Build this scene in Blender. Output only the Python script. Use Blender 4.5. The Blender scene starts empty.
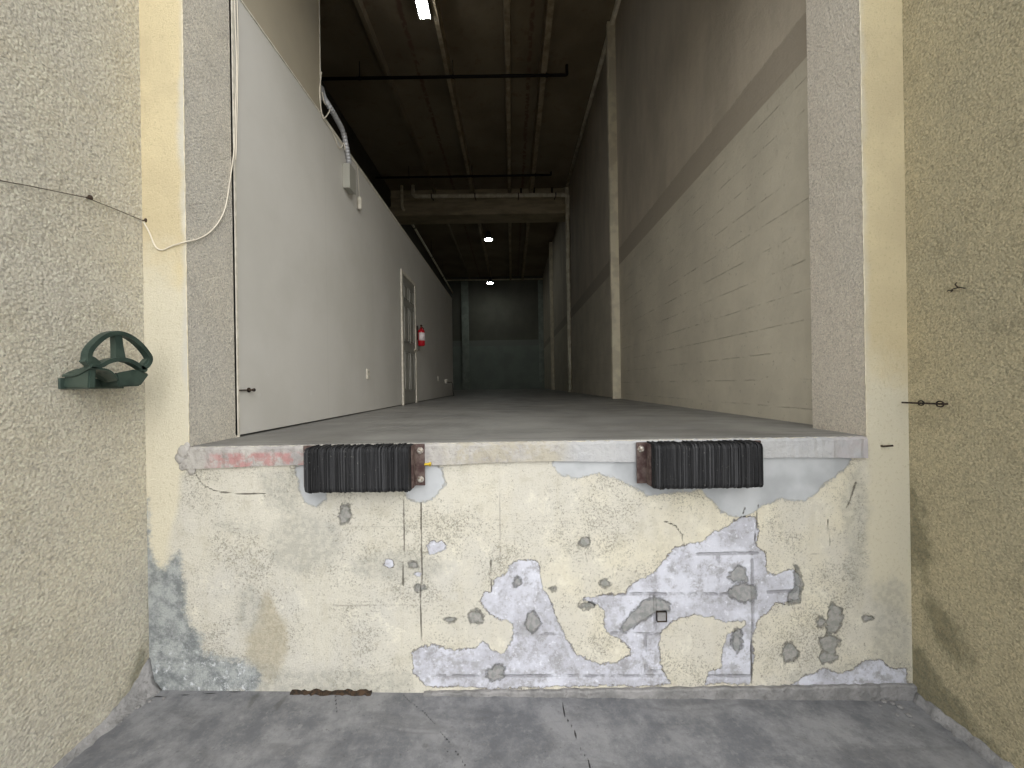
import bpy, bmesh, math, random
import numpy as np
from mathutils import Vector, Matrix
random.seed(7)
S = bpy.context.scene
COL = S.collection

# ------------------------------------------------------------------ camera
F = 400.0; ROLL = math.radians(0.9); CZ = 1.6
cam = bpy.data.cameras.new('camera'); camo = bpy.data.objects.new('camera', cam); COL.objects.link(camo)
cam.sensor_width = 36; cam.lens = F/1024*36; cam.clip_start = .02; cam.clip_end = 200
camo.matrix_world = Matrix.Translation((0, 0, CZ)) @ Matrix.Rotation(math.pi/2, 4, 'X') @ Matrix.Rotation(-ROLL, 4, 'Z')
S.camera = camo
# ------------------------------------------------------------------ world, exposure
W = bpy.data.worlds.new('world'); S.world = W; W.use_nodes = True
bg = W.node_tree.nodes['Background']; bg.inputs[0].default_value = (0.965, 0.985, 1.0, 1); bg.inputs[1].default_value = 1.6
sunl = bpy.data.lights.new('sun', 'SUN'); sunl.energy = 1.3; sunl.angle = math.radians(50); sunl.color = (1, .97, .92)
suno = bpy.data.objects.new('sun', sunl); COL.objects.link(suno)
suno.rotation_euler = Vector((-0.42, 0.80, -0.42)).to_track_quat('-Z', 'Y').to_euler()
S.view_settings.view_transform = 'Standard'; S.view_settings.look = 'None'
S.view_settings.gamma = 1; S.view_settings.use_curve_mapping = False
S.view_settings.exposure = 0.30

# ------------------------------------------------------------------ dimensions (metres)
YF = 2.085            # dock face
YJ = 2.46             # inner end of the jambs
XPL, XPR = -1.913, 2.064   # pit side walls
XJL, XJR = -1.69, 1.845    # jambs of the opening
XR = 1.98             # inner right wall
XL = -1.69            # partition plane
ZD = 1.30             # dock floor
ZC = 8.2              # roof underside
ZH = 4.9             # head of the opening
YB = 13.5             # cross beam
YE = 24.5             # far wall
XO = -4.0             # outer left wall behind the partition

def ray(px, py):
    a = px-512; b = 384-py
    c, s = math.cos(ROLL), math.sin(ROLL)
    return Vector((a*c+b*s, F, -a*s+b*c))
CAM = Vector((0, 0, CZ))
def onY(px, py, y): d = ray(px, py); return CAM + d*(y/d.y)
def onX(px, py, x): d = ray(px, py); return CAM + d*(x/d.x)
def onZ(px, py, z): d = ray(px, py); return CAM + d*((z-CZ)/d.z)
def onF(px, py): return onY(px, py, YF)
# pit floor falls to the right
_a = onF(148, 690); _b = onF(908, 698)
SL = (_b.z-_a.z)/(_b.x-_a.x); S0 = _a.z - SL*_a.x
def floor_z(x): return S0 + SL*x
def onG(px, py):
    d = ray(px, py); t = (S0-CZ)/(d.z-SL*d.x); return CAM + d*t

# ------------------------------------------------------------------ node helpers
class NT:
    def __init__(s, name):
        s.m = bpy.data.materials.new(name); s.m.use_nodes = True
        s.t = s.m.node_tree; s.t.nodes.clear()
        s.out = s.t.nodes.new('ShaderNodeOutputMaterial')
        s.b = s.t.nodes.new('ShaderNodeBsdfPrincipled')
        s.t.links.new(s.b.outputs[0], s.out.inputs[0])
        s.obj = s.t.nodes.new('ShaderNodeTexCoord').outputs['Object']
    def put(s, sock, v):
        if isinstance(v, bpy.types.NodeSocket): s.t.links.new(v, sock)
        elif isinstance(v, (tuple, list)) and len(v) == 3 and sock.type == 'RGBA': sock.default_value = (*v, 1)
        else: sock.default_value = v
    def noise(s, scale, detail=3, rough=.5, vec=None, dist=0):
        n = s.t.nodes.new('ShaderNodeTexNoise'); s.put(n.inputs['Vector'], vec or s.obj)
        n.inputs['Scale'].default_value = scale; n.inputs['Detail'].default_value = detail
        n.inputs['Roughness'].default_value = rough; n.inputs['Distortion'].default_value = dist
        return n.outputs[0]
    def vor(s, scale, vec=None, feature='F1', rnd=1):
        n = s.t.nodes.new('ShaderNodeTexVoronoi'); s.put(n.inputs['Vector'], vec or s.obj)
        n.feature = feature; n.inputs['Scale'].default_value = scale; n.inputs['Randomness'].default_value = rnd
        return n.outputs['Distance']
    def vcell(s, scale):
        d = s.t.nodes.new('ShaderNodeVectorMath'); d.operation = 'ADD'
        nz = s.t.nodes.new('ShaderNodeTexNoise'); nz.inputs['Scale'].default_value = 40; s.put(nz.inputs['Vector'], s.obj)
        m = s.t.nodes.new('ShaderNodeVectorMath'); m.operation = 'SCALE'; s.put(m.inputs[0], nz.outputs['Color']); m.inputs['Scale'].default_value = .02
        s.put(d.inputs[0], s.obj); s.put(d.inputs[1], m.outputs[0])
        n = s.t.nodes.new('ShaderNodeTexVoronoi'); s.put(n.inputs['Vector'], d.outputs[0]); n.inputs['Scale'].default_value = scale
        q = s.t.nodes.new('ShaderNodeSeparateColor'); s.t.links.new(n.outputs['Color'], q.inputs[0]); return q.outputs[0]
    def math(s, op, a, b=0, c=0):
        n = s.t.nodes.new('ShaderNodeMath'); n.operation = op
        s.put(n.inputs[0], a); s.put(n.inputs[1], b)
        if op in ('MULTIPLY_ADD', 'COMPARE'): s.put(n.inputs[2], c)
        return n.outputs[0]
    def step(s, x, lo, hi, a=0.0, b=1.0):
        n = s.t.nodes.new('ShaderNodeMapRange'); n.interpolation_type = 'SMOOTHSTEP' if True else 'LINEAR'
        s.put(n.inputs[0], x); n.inputs[1].default_value = lo; n.inputs[2].default_value = hi
        n.inputs[3].default_value = a; n.inputs[4].default_value = b
        return n.outputs[0]
    def mix(s, f, a, b, mode='MIX'):
        n = s.t.nodes.new('ShaderNodeMix'); n.data_type = 'RGBA'; n.blend_type = mode
        s.put(n.inputs[0], f); s.put(n.inputs[6], a); s.put(n.inputs[7], b)
        return n.outputs[2]
    def attr(s, name):
        n = s.t.nodes.new('ShaderNodeAttribute'); n.attribute_name = name; return n.outputs['Fac']
    def sep(s, v=None):
        n = s.t.nodes.new('ShaderNodeSeparateXYZ'); s.put(n.inputs[0], v or s.obj); return n.outputs
    def comb(s, x, y, z=0.0):
        n = s.t.nodes.new('ShaderNodeCombineXYZ'); s.put(n.inputs[0], x); s.put(n.inputs[1], y); s.put(n.inputs[2], z)
        return n.outputs[0]
    def stretch(s, sc):
        n = s.t.nodes.new('ShaderNodeVectorMath'); n.operation = 'MULTIPLY'
        s.put(n.inputs[0], s.obj); n.inputs[1].default_value = sc; return n.outputs[0]
    def bump(s, h, dist=.01, strength=1, prev=None):
        n = s.t.nodes.new('ShaderNodeBump'); s.put(n.inputs['Height'], h)
        n.inputs['Distance'].default_value = dist; n.inputs['Strength'].default_value = strength
        if prev is not None: s.t.links.new(prev, n.inputs['Normal'])
        return n.outputs[0]
    def done(s, color, rough=.8, normal=None, metal=0, spec=.3, emit=None, estr=0):
        s.put(s.b.inputs['Base Color'], color); s.put(s.b.inputs['Roughness'], rough)
        s.b.inputs['Metallic'].default_value = metal; s.b.inputs['Specular IOR Level'].default_value = spec
        if normal is not None: s.t.links.new(normal, s.b.inputs['Normal'])
        if emit: s.put(s.b.inputs['Emission Color'], emit); s.b.inputs['Emission Strength'].default_value = estr
        return s.m
def C(r, g, b):
    f = lambda v: ((v/255)/12.92 if v/255 <= .04045 else (((v/255)+.055)/1.055)**2.4)
    return (f(r), f(g), f(b))

# ------------------------------------------------------------------ mesh helpers
def link_bm(name, bm, mat, parent=None, loc=None, smooth=False):
    me = bpy.data.meshes.new(name)
    if loc is not None: bmesh.ops.translate(bm, verts=bm.verts, vec=-Vector(loc))
    bmesh.ops.recalc_face_normals(bm, faces=bm.faces)
    bm.to_mesh(me); bm.free()
    if mat: me.materials.append(mat)
    if smooth:
        for p in me.polygons: p.use_smooth = True
    o = bpy.data.objects.new(name, me); COL.objects.link(o)
    if parent: o.parent = parent
    elif loc is not None: o.location = loc
    return o
def box(bm, a, b):
    x0, x1 = sorted((a[0], b[0])); y0, y1 = sorted((a[1], b[1])); z0, z1 = sorted((a[2], b[2]))
    v = [bm.verts.new(p) for p in [(x0,y0,z0),(x1,y0,z0),(x1,y1,z0),(x0,y1,z0),(x0,y0,z1),(x1,y0,z1),(x1,y1,z1),(x0,y1,z1)]]
    fs = [bm.faces.new([v[i] for i in f]) for f in [(3,2,1,0),(4,5,6,7),(0,1,5,4),(1,2,6,5),(2,3,7,6),(3,0,4,7)]]
    return v, fs
def bbox(a, b, r=0.004, seg=2):
    bm = bmesh.new(); box(bm, a, b)
    if r: bmesh.ops.bevel(bm, geom=bm.edges[:], offset=r, segments=seg, profile=.5, affect='EDGES')
    return bm
def merge(bm, other):
    me = bpy.data.meshes.new('t'); other.to_mesh(me); other.free(); bm.from_mesh(me); bpy.data.meshes.remove(me)
def tube(bm, pts, r, n=10, caps=True):
    pts = [Vector(p) for p in pts]; rings = []
    up = None
    for i, p in enumerate(pts):
        t = (pts[min(i+1, len(pts)-1)]-pts[max(i-1, 0)]).normalized()
        if up is None:
            up = t.orthogonal().normalized()
        else:
            up = (up - t*up.dot(t)).normalized()
        s = t.cross(up); rr = r[i] if isinstance(r, (list, tuple)) else r
        rings.append([bm.verts.new(p + (up*math.cos(2*math.pi*k/n)+s*math.sin(2*math.pi*k/n))*rr) for k in range(n)])
    for a, b in zip(rings, rings[1:]):
        for k in range(n): bm.faces.new([a[k], a[(k+1) % n], b[(k+1) % n], b[k]])
    if caps: bm.faces.new(rings[0][::-1]); bm.faces.new(rings[-1])
def smooth_path(pts, n=6):
    P = [Vector(p) for p in pts]; out = []
    for i in range(len(P)-1):
        p0 = P[max(i-1, 0)]; p1 = P[i]; p2 = P[i+1]; p3 = P[min(i+2, len(P)-1)]
        for k in range(n):
            t = k/n
            out.append(.5*((2*p1)+(p2-p0)*t+(2*p0-5*p1+4*p2-p3)*t*t+(-p0+3*p1-3*p2+p3)*t**3))
    out.append(P[-1]); return out
def corner_path(pts, r=.06, n=5):
    P = [Vector(p) for p in pts]; out = [P[0]]
    for i in range(1, len(P)-1):
        a = P[i] + (P[i-1]-P[i]).normalized()*r; b = P[i] + (P[i+1]-P[i]).normalized()*r
        for k in range(n+1):
            t = k/n; out.append(a*(1-t)**2 + P[i]*2*t*(1-t) + b*t*t)
    out.append(P[-1]); return out
def prism(bm, outline, axis, a, b):
    """outline: list of 2D pts, extruded along axis ('X','Y','Z') from a to b"""
    def mk(p, h):
        return {'X': (h, p[0], p[1]), 'Y': (p[0], h, p[1]), 'Z': (p[0], p[1], h)}[axis]
    A = [bm.verts.new(mk(p, a)) for p in outline]; B = [bm.verts.new(mk(p, b)) for p in outline]
    bm.faces.new(A); bm.faces.new(B[::-1]); n = len(A)
    for i in range(n): bm.faces.new([A[i], B[i], B[(i+1) % n], A[(i+1) % n]])
def cyl(bm, p, q, r, n=16, r2=None):
    tube(bm, [p, q], [r, r if r2 is None else r2], n)
def lathe(bm, prof, c, axis='Z', n=20):
    rings = []
    for (r, h) in prof:
        ring = []
        for k in range(n):
            a = 2*math.pi*k/n; u, v = r*math.cos(a), r*math.sin(a)
            ring.append(bm.verts.new(Vector(c)+Vector({'Z': (u, v, h), 'Y': (u, h, v), 'X': (h, u, v)}[axis])))
        rings.append(ring)
    for a, b in zip(rings, rings[1:]):
        for k in range(n): bm.faces.new([a[k], a[(k+1) % n], b[(k+1) % n], b[k]])
    bm.faces.new(rings[0]); bm.faces.new(rings[-1])
def struct(o): o['kind'] = 'structure'; return o
def thing(name, label, cat, loc, group=None):
    o = bpy.data.objects.new(name, None); COL.objects.link(o); o.location = loc
    o['label'] = label; o['category'] = cat
    if group: o['group'] = group
    return o
def tag(o, label, cat, group=None):
    o['label'] = label; o['category'] = cat
    if group: o['group'] = group
    return o

# signed-distance fields stored as float attributes: 0.5 on the outline, >0.5 inside
RNG = .12
def sdf(P, poly, closed=True):
    poly = np.array(poly, float); n = len(poly); d2 = np.full(len(P), 1e9); ins = np.zeros(len(P), bool)
    for i in range(n if closed else n-1):
        a = poly[i]; b = poly[(i+1) % n]; ab = b-a
        t = np.clip(((P-a)@ab)/max(ab@ab, 1e-12), 0, 1)
        q = P-(a+t[:, None]*ab); d2 = np.minimum(d2, (q*q).sum(1))
        if closed:
            c = ((a[1] > P[:, 1]) != (b[1] > P[:, 1]))
            with np.errstate(divide='ignore', invalid='ignore'):
                xi = (b[0]-a[0])*(P[:, 1]-a[1])/((b[1]-a[1]) if b[1] != a[1] else 1e-12)+a[0]
            ins ^= c & (P[:, 0] < xi)
    d = np.sqrt(d2)
    return np.where(ins, -d, d)
def polys_field(P, polys):
    d = np.full(len(P), 1e3)
    for q in polys: d = np.minimum(d, sdf(P, q))
    return np.clip(.5-d/(2*RNG), 0, 1)
def lines_field(P, lines):   # 1 on the line, falling to 0 at 3 cm
    d = np.full(len(P), 1e3)
    for q in lines: d = np.minimum(d, sdf(P, q, closed=False))
    return np.clip(1-d/.03, 0, 1)
def grid(name, fn, us, vs, uv_of, mat, polys={}, lines={}, disp=None):
    """fn(u,v)->world point; masks are given in the (u,v) plane"""
    U, V = np.meshgrid(us, vs); P = np.stack([U.ravel(), V.ravel()], 1)
    co = [fn(u, v) for u, v in P]
    nu, nv = len(us), len(vs)
    fs = [(j*nu+i, j*nu+i+1, (j+1)*nu+i+1, (j+1)*nu+i) for j in range(nv-1) for i in range(nu-1)]
    me = bpy.data.meshes.new(name); me.from_pydata([tuple(c) for c in co], [], fs)
    for k, q in polys.items():
        at = me.attributes.new(k, 'FLOAT', 'POINT'); at.data.foreach_set('value', polys_field(P, q).astype(np.float32))
    for k, q in lines.items():
        at = me.attributes.new(k, 'FLOAT', 'POINT'); at.data.foreach_set('value', lines_field(P, q).astype(np.float32))
    me.materials.append(mat)
    for p in me.polygons: p.use_smooth = True
    me.update()
    o = bpy.data.objects.new(name, me); COL.objects.link(o)
    return o
def lin(a, b, step): return np.linspace(a, b, max(2, int(round((b-a)/step))+1))

# ------------------------------------------------------------------ materials: walls
def stucco(name, base, base2, stain, scale=60, depth=.012, coarse=1.0, moss=None):
    n = NT(name)
    big = n.noise(1.3, 5, .6); mid = n.noise(6, 4, .6)
    col = n.mix(n.step(big, .35, .65), base, base2)
    col = n.mix(n.math('MULTIPLY', n.step(mid, .5, .72), .45), col, stain)
    v = n.vor(scale, vec=None); gr = n.noise(scale*1.9, 4, .75)
    h = n.math('MULTIPLY_ADD', gr, 1.1, n.math('MULTIPLY', v, -.7))
    # hollows of the dash finish are darkened in the base colour
    pit = n.step(n.math('MULTIPLY_ADD', gr, .5, v), .90, .52)
    col = n.mix(n.math('MULTIPLY', n.math('SUBTRACT', 1, pit), .16*coarse), col, tuple(c*.42 for c in base2))
    cells = n.vcell(scale*1.35); fine = n.math('MULTIPLY_ADD', cells, .5, n.math('MULTIPLY', n.noise(190, 4, .8), .5))
    col = n.mix(n.math('MULTIPLY', n.step(fine, .50, .80), .50*coarse), col, tuple(c*.45 for c in base2))
    col = n.mix(n.math('MULTIPLY', n.step(fine, .46, .18), .50*coarse), col, tuple(min(1, c*1.35) for c in base))
    sp = n.step(n.noise(95, 3, .7), .60, .70)
    col = n.mix(n.math('MULTIPLY', sp, .35), col, C(90, 84, 70))
    if moss:
        a = n.attr('moss'); e = n.math('ADD', a, n.math('MULTIPLY_ADD', n.noise(11, 6, .7), .9, -.45))
        col = n.mix(n.math('MULTIPLY', n.step(e, .34, .70), .62), col, n.mix(n.step(n.noise(30, 4), .4, .6), C(104, 104, 84), C(138, 130, 102)))
    nb = n.bump(h, depth*1.0, 1.0)
    nb = n.bump(n.noise(9, 3), .02, .35, nb)
    return n.done(col, .92, nb, spec=.15)
M_pit_left = stucco('pit_left_stucco', C(236, 227, 204), C(232, 225, 208), C(218, 208, 182), 78, .016, moss=True)
M_pit_right = stucco('pit_right_stucco', C(210, 197, 162), C(198, 188, 158), C(168, 157, 128), 95, .012, 1.0, moss=True)
M_jamb_left = stucco('jamb_left_stucco', C(226, 218, 202), C(218, 212, 200), C(196, 189, 176), 100, .009)
M_jamb_right = stucco('jamb_right_stucco', C(230, 218, 200), C(224, 214, 198), C(214, 204, 186), 90, .008, .8)

def face_material():
    n = NT('dock_face_paint')
    X, Y, Z = n.sep()
    big = n.noise(2.2, 5, .6)
    cream = n.mix(n.step(big, .38, .62), C(216, 209, 189), C(206, 201, 188))
    # left part of the face is washed out to grey-white, right part stays cream
    wx = n.math('ADD', X, n.math('MULTIPLY_ADD', n.noise(3, 4), 1.2, -.6))
    cream = n.mix(n.math('MULTIPLY', n.step(wx, .9, -1.0), .55), cream, C(198, 196, 190))
    # roller / run-down streaks
    st = n.noise(1.0, 4, .6, n.stretch((14, 1, 1.4)))
    cream = n.mix(n.math('MULTIPLY', n.step(st, .52, .72), .35), cream, C(194, 187, 168))
    rough_area = n.step(n.noise(3.6, 6, .7), .36, .66)
    spk = n.noise(110, 5, .8)
    pits = n.step(n.math('ADD', spk, n.math('MULTIPLY', rough_area, .11)), .60, .66)
    below = n.step(Z, 1.42, 1.2)
    col = n.mix(n.math('MULTIPLY', n.math('MULTIPLY', pits, .7), below), cream, C(128, 124, 112))
    spk2 = n.step(n.math('ADD', n.noise(34, 7, .85), n.math('MULTIPLY', rough_area, .10)), .62, .70)
    col = n.mix(n.math('MULTIPLY', n.math('MULTIPLY', spk2, .55), below), col, C(146, 142, 130))
    mot = n.noise(7, 9, .82)
    col = n.mix(n.math('MULTIPLY', n.math('MULTIPLY', n.step(mot, .52, .64), .42), below), col, C(182, 176, 158))
    col = n.mix(n.math('MULTIPLY', n.step(mot, .46, .36), .45), col, C(234, 229, 212))
    # pier area: smoother yellow cream
    pier = n.attr('pier')
    pn = n.noise(60, 3, .7)
    pcol = n.mix(n.step(big, .4, .62), C(214, 200, 164), C(204, 190, 156))
    pz = n.math('ADD', Z, n.math('MULTIPLY_ADD', n.noise(3, 5, .7), .8, -.4))
    pcol = n.mix(n.step(n.math('ADD', pz, n.math('MULTIPLY', X, .15)), 2.15, 1.75), pcol, C(212, 205, 184))
    pcol = n.mix(n.math('MULTIPLY', n.step(pn, .55, .68), .35), pcol, C(170, 158, 124))
    pe = n.step(n.math('ADD', pier, n.math('MULTIPLY_ADD', n.noise(4, 5), .5, -.25)), .40, .62)
    col = n.mix(pe, col, pcol)
    # brown run-off stain
    w = n.math('MULTIPLY_ADD', n.noise(9, 8, .75), .40, -.20)
    w2 = n.math('MULTIPLY_ADD', n.noise(45, 7, .85), .30, -.15)
    ww = n.math('ADD', w, w2)
    def m(name, lo, hi, k=1):
        return n.step(n.math('ADD', n.attr(name), n.math('MULTIPLY', ww, k)), lo, hi)
    col = n.mix(n.math('MULTIPLY', m('brown', .44, .62), .75), col, n.mix(n.step(n.noise(50, 3), .4, .6), C(166, 158, 138), C(180, 171, 150)))
    col = n.mix(n.math('MULTIPLY', m('grime', .36, .62, 1.4), .42), col, n.mix(n.step(n.noise(40, 4), .4, .6), C(136, 136, 130), C(178, 176, 166)))
    # smooth cement repairs
    cem = m('cement', .47, .53, .8)
    col = n.mix(cem, col, n.mix(n.step(n.noise(5, 4), .35, .65), C(160, 162, 164), C(182, 184, 186)))
    # peeled zones down to the chalky lavender primer
    peel = m('peel', .492, .508, .75)
    prim = n.mix(n.step(n.noise(6, 5, .65), .38, .6), C(212, 213, 222), C(190, 190, 198))
    prim = n.mix(n.math('MULTIPLY', n.step(n.noise(12, 9, .82), .50, .62), .75), prim, C(152, 150, 152))
    prim = n.mix(n.math('MULTIPLY', n.step(n.noise(34, 4, .7), .57, .66), .6), prim, C(232, 233, 240))
    jn = n.math('MULTIPLY', n.step(n.math('ADD', n.attr('joint'), n.math('MULTIPLY_ADD', n.noise(40, 5, .8), .4, -.2)), .62, .9), n.step(n.noise(8, 4, .7), .38, .55))
    prim = n.mix(n.math('MULTIPLY', jn, .6), prim, C(128, 126, 130))
    prim = n.mix(n.math('MULTIPLY', n.step(Z, .62, .25), n.math('MULTIPLY', n.step(n.noise(11, 8, .8), .48, .6), .6)), prim, C(152, 150, 150))
    col = n.mix(peel, col, prim)
    # thin dark edge along the torn paint
    pa = n.math('ADD', n.attr('peel'), n.math('MULTIPLY', ww, .75))
    edge = n.math('SUBTRACT', 1, n.step(n.math('ABSOLUTE', n.math('SUBTRACT', pa, .497)), .004, .016))
    edge = n.math('MULTIPLY', edge, n.step(n.noise(9, 3), .36, .55))
    col = n.mix(n.math('MULTIPLY', edge, .75), col, C(112, 104, 96))
    # exposed grey block in spots
    sp = m('spot', .46, .52, 1.0)
    col = n.mix(n.math('MULTIPLY', sp, .85), col, n.mix(n.step(n.noise(35, 4), .4, .6), C(132, 134, 130), C(156, 153, 150)))
    # damp, algae darkened corner
    md = m('damp', .40, .60, 1.7)
    dcol = n.mix(n.step(n.noise(14, 9, .8), .38, .60), C(112, 118, 121), C(168, 172, 172))
    dcol = n.mix(n.math('MULTIPLY', n.step(n.noise(30, 5, .7), .55, .66), n.step(Z, .35, .12)), dcol, C(206, 210, 214))
    col = n.mix(n.math('MULTIPLY', md, .92), col, dcol)
    # cracks
    ck = n.math('ADD', n.attr('crack'), n.math('MULTIPLY_ADD', n.noise(25, 3), .22, -.11))
    cr = n.math('MULTIPLY', n.step(ck, .80, .95), n.step(n.noise(7, 3), .3, .5))
    col = n.mix(n.math('MULTIPLY', cr, .75), col, C(92, 86, 78))
    fa = n.math('MULTIPLY', n.step(n.math('ADD', n.attr('faint'), n.math('MULTIPLY_ADD', n.noise(35, 4, .8), .3, -.15)), .78, .96), n.step(n.noise(6, 4, .7), .45, .58))
    col = n.mix(n.math('MULTIPLY', fa, .4), col, C(120, 114, 104))
    # relief: paint skin stands proud of the primer, pits, block joints
    h1 = n.math('MULTIPLY', peel, -1)
    h2 = n.math('MULTIPLY', n.math('MULTIPLY', jn, peel), -1.0)
    nb = n.bump(n.math('ADD', h1, h2), .006, 1)
    nb = n.bump(n.math('MULTIPLY', n.math('ADD', sp, cr), -1), .008, 1, nb)
    gr = n.math('MULTIPLY', n.math('SUBTRACT', 1, cem), spk)
    nb = n.bump(gr, .007, .9, nb)
    nb = n.bump(n.noise(7, 4), .012, .6, nb)
    return n.done(col, .88, nb, spec=.2)
M_face = face_material()

def poly(*pts): return [(onF(x, y).x, onF(x, y).z) for x, y in pts]
def blob(x, y, rx, ry=None, k=9, seed=0):
    r = random.Random(seed*97+int(x)); ry = ry or rx
    return poly(*[(x+rx*(.75+.5*r.random())*math.cos(2*math.pi*i/k), y+ry*(.75+.5*r.random())*math.sin(2*math.pi*i/k)) for i in range(k)])
peel = [poly((412,652),(420,647),(432,645),(455,650),(475,648),(483,640),(492,650),(503,653),(512,640),(513,625),(500,619),(488,612),(480,601),(484,594),(492,592),(495,580),(504,573),(508,566),(514,561),(530,560),(537,562),(541,574),(545,590),(552,605),(558,620),(566,637),(575,655),(590,661),(603,664),(618,662),(630,656),(631,650),(626,643),(612,636),(605,632),(603,622),(604,611),(592,603),(580,601),(588,597),(604,595),(625,594),(634,584),(645,576),(656,569),(664,560),(674,549),(684,545),(700,542),(712,532),(726,526),(742,517),(757,515),(758,530),(754,544),(764,552),(767,570),(774,575),(784,571),(795,568),(799,575),(800,590),(797,598),(785,603),(776,602),(768,612),(757,620),(753,640),(752,660),(752,684),(706,684),(708,672),(721,668),(722,650),(726,634),(744,628),(745,622),(735,621),(725,624),(712,618),(695,616),(680,618),(668,624),(661,632),(659,645),(660,660),(663,672),(672,684),(600,686),(500,688),(425,686),(414,672)),
        blob(436,548,11,7,seed=4), blob(418,574,5,4,seed=5), blob(388,564,5,4,seed=6), poly((790,686),(805,676),(822,669),(838,673),(852,670),(864,661),(880,659),(892,670),(906,668),(908,690))]
cement = [poly((552,463),(557,474),(578,479),(600,474),(620,480),(636,489),(648,497),(660,494),(700,490),(712,500),(722,512),(740,518),(755,513),(765,504),(780,500),(805,501),(820,491),(835,476),(850,463),(852,452),(552,452)),
          poly((296,466),(300,490),(304,503),(314,507),(326,500),(325,480),(318,462)),
          poly((405,488),(408,500),(422,503),(434,499),(446,484),(442,468),(425,462),(410,470))]
damp = [poly((146,500),(149,528),(152,552),(158,566),(166,570),(173,560),(178,553),(183,575),(186,600),(190,622),(200,636),(204,652),(224,660),(244,662),(262,675),(255,692),(140,696))]
brown = [poly((266,586),(258,608),(248,632),(245,655),(260,680),(274,688),(284,665),(290,640),(286,622),(276,606))]
grime = [poly((250,660),(300,672),(360,668),(410,676),(412,696),(240,696)), poly((842,500),(848,480),(860,470),(868,520),(862,590),(850,600),(846,560)),
         poly((874,585),(892,575),(906,590),(908,690),(800,690),(790,676),(830,668),(872,660)), blob(250,612,14,22,seed=8), blob(240,527,22,6,seed=9), blob(300,545,40,30,seed=19),
         poly((260,472),(300,470),(300,520),(270,510)), blob(395,565,50,14,seed=21)]
spots = [blob(345,515,5,9,seed=1), blob(790,652,9,9,seed=2), blob(829,644,9,8,seed=3), blob(835,618,7,13,seed=4), blob(828,657,8,4,seed=5), blob(820,622,4,5,seed=15),
         blob(738,575,10,8,seed=6), blob(744,592,13,9,seed=16), poly((794,566),(799,568),(803,585),(799,600),(788,604),(789,596),(796,590)), blob(517,582,6,4,seed=7), blob(532,622,7,10,seed=8), poly((640,604),(655,597),(668,604),(672,612),(655,612),(640,620),(625,632),(620,628)),
         blob(476,617,8,6,seed=9), blob(450,619,6,3,seed=10), blob(586,605,8,3,seed=11), blob(586,542,4,4,seed=12), blob(413,565,4,4,seed=13), blob(737,640,5,12,seed=14), blob(496,673,9,8,seed=17), blob(421,588,5,3,seed=18), blob(868,618,5,4,seed=20), blob(605,583,5,3,seed=21), blob(552,588,4,2.5,seed=23)]
pierm = [[(XPL-.2, -.2), (XPL-.2, 9), (XJL-.01, 9), (XJL-.01, 1.30), (XPL+.15, 1.0), (XPL+.09, .65), (XPL-.05, .4)],
         [(XPR+.2, -.2), (XPR+.2, 9), (XJR+.01, 9), (XJR+.01, 1.30), (XJR-.02, .8), (XJR+.04, .45), (XPR+.05, .35)]]
faint = [poly((230,529),(300,528),(380,527),(480,526)), poly((520,521),(600,521),(640,523)), poly((810,554),(828,553)), poly((300,606),(400,605),(470,606)), poly((500,448),(500,600))]
cracks = [poly((183,455),(190,466),(196,475),(203,485),(215,491),(228,493),(246,494),(266,493)), poly((421,503),(421,540),(422,575),(420,600),(422,642)), poly((403,500),(404,540),(403,585)),
          poly((492,592),(490,575),(491,560)), poly((757,514),(756,530),(754,545)), poly((752,622),(751,650),(752,684)), poly((758,505),(757,516)), poly((745,508),(743,514)), poly((684,546),(682,535),(676,526),(664,521)), poly((856,482),(850,500),(847,508)), poly((828,520),(830,545)), ]
joints = [poly((640,557),(700,554),(757,553)), poly((600,594),(650,594),(727,594)), poly((612,633),(640,634),(662,634)), poly((718,554),(718,594)), poly((768,592),(795,591)), poly((752,560),(753,620),(752,684)), poly((645,634),(646,670)), poly((645,671),(690,671)), poly((515,634),(568,634)), poly((430,676),(752,676)), poly((655,594),(655,634))]
fp = dict(peel=peel, cement=cement, damp=damp, brown=brown, grime=grime, spot=spots, pier=pierm)
fl = dict(faint=faint, crack=cracks, joint=joints)
ff = lambda u, v: (u, YF, v)
struct(grid('wall_front', ff, lin(XPL, XPR, .010), lin(-.12, ZD-.002, .010), None, M_face, fp, fl))
# piers either side of the opening and the header over it
bm = bmesh.new()
g = grid('wall_pier_left', ff, lin(XPL, XJL, .02), lin(ZD-.002, ZC, .03), None, M_face, dict(pier=pierm), {}); struct(g)
g = grid('wall_pier_right', ff, lin(XJR, XPR, .02), lin(ZD-.002, ZC, .03), None, M_face, dict(pier=pierm), {}); struct(g)
def plane_wall(name, a, b, mat, axis, step=None):
    bm = bmesh.new(); box(bm, a, b); o = link_bm(name, bm, mat); return struct(o)
# jamb reveals: real displaced stucco slabs so that their arrises are ragged
def jamb(name, xs, face_x, mat):
    bm = bmesh.new(); box(bm, (xs, YF+.001, ZD-.05), (face_x, YJ, ZH+.1))
    return struct(link_bm(name, bm, mat))
jamb('wall_jamb_left', XJL-.2, XJL, M_jamb_left)
jamb('wall_jamb_right', XJR+.22, XJR, M_jamb_right)
plane_wall('wall_header', (XPL, YF+.002, ZH), (XPR, YJ, ZC), M_jamb_left, 'Y')
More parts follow.
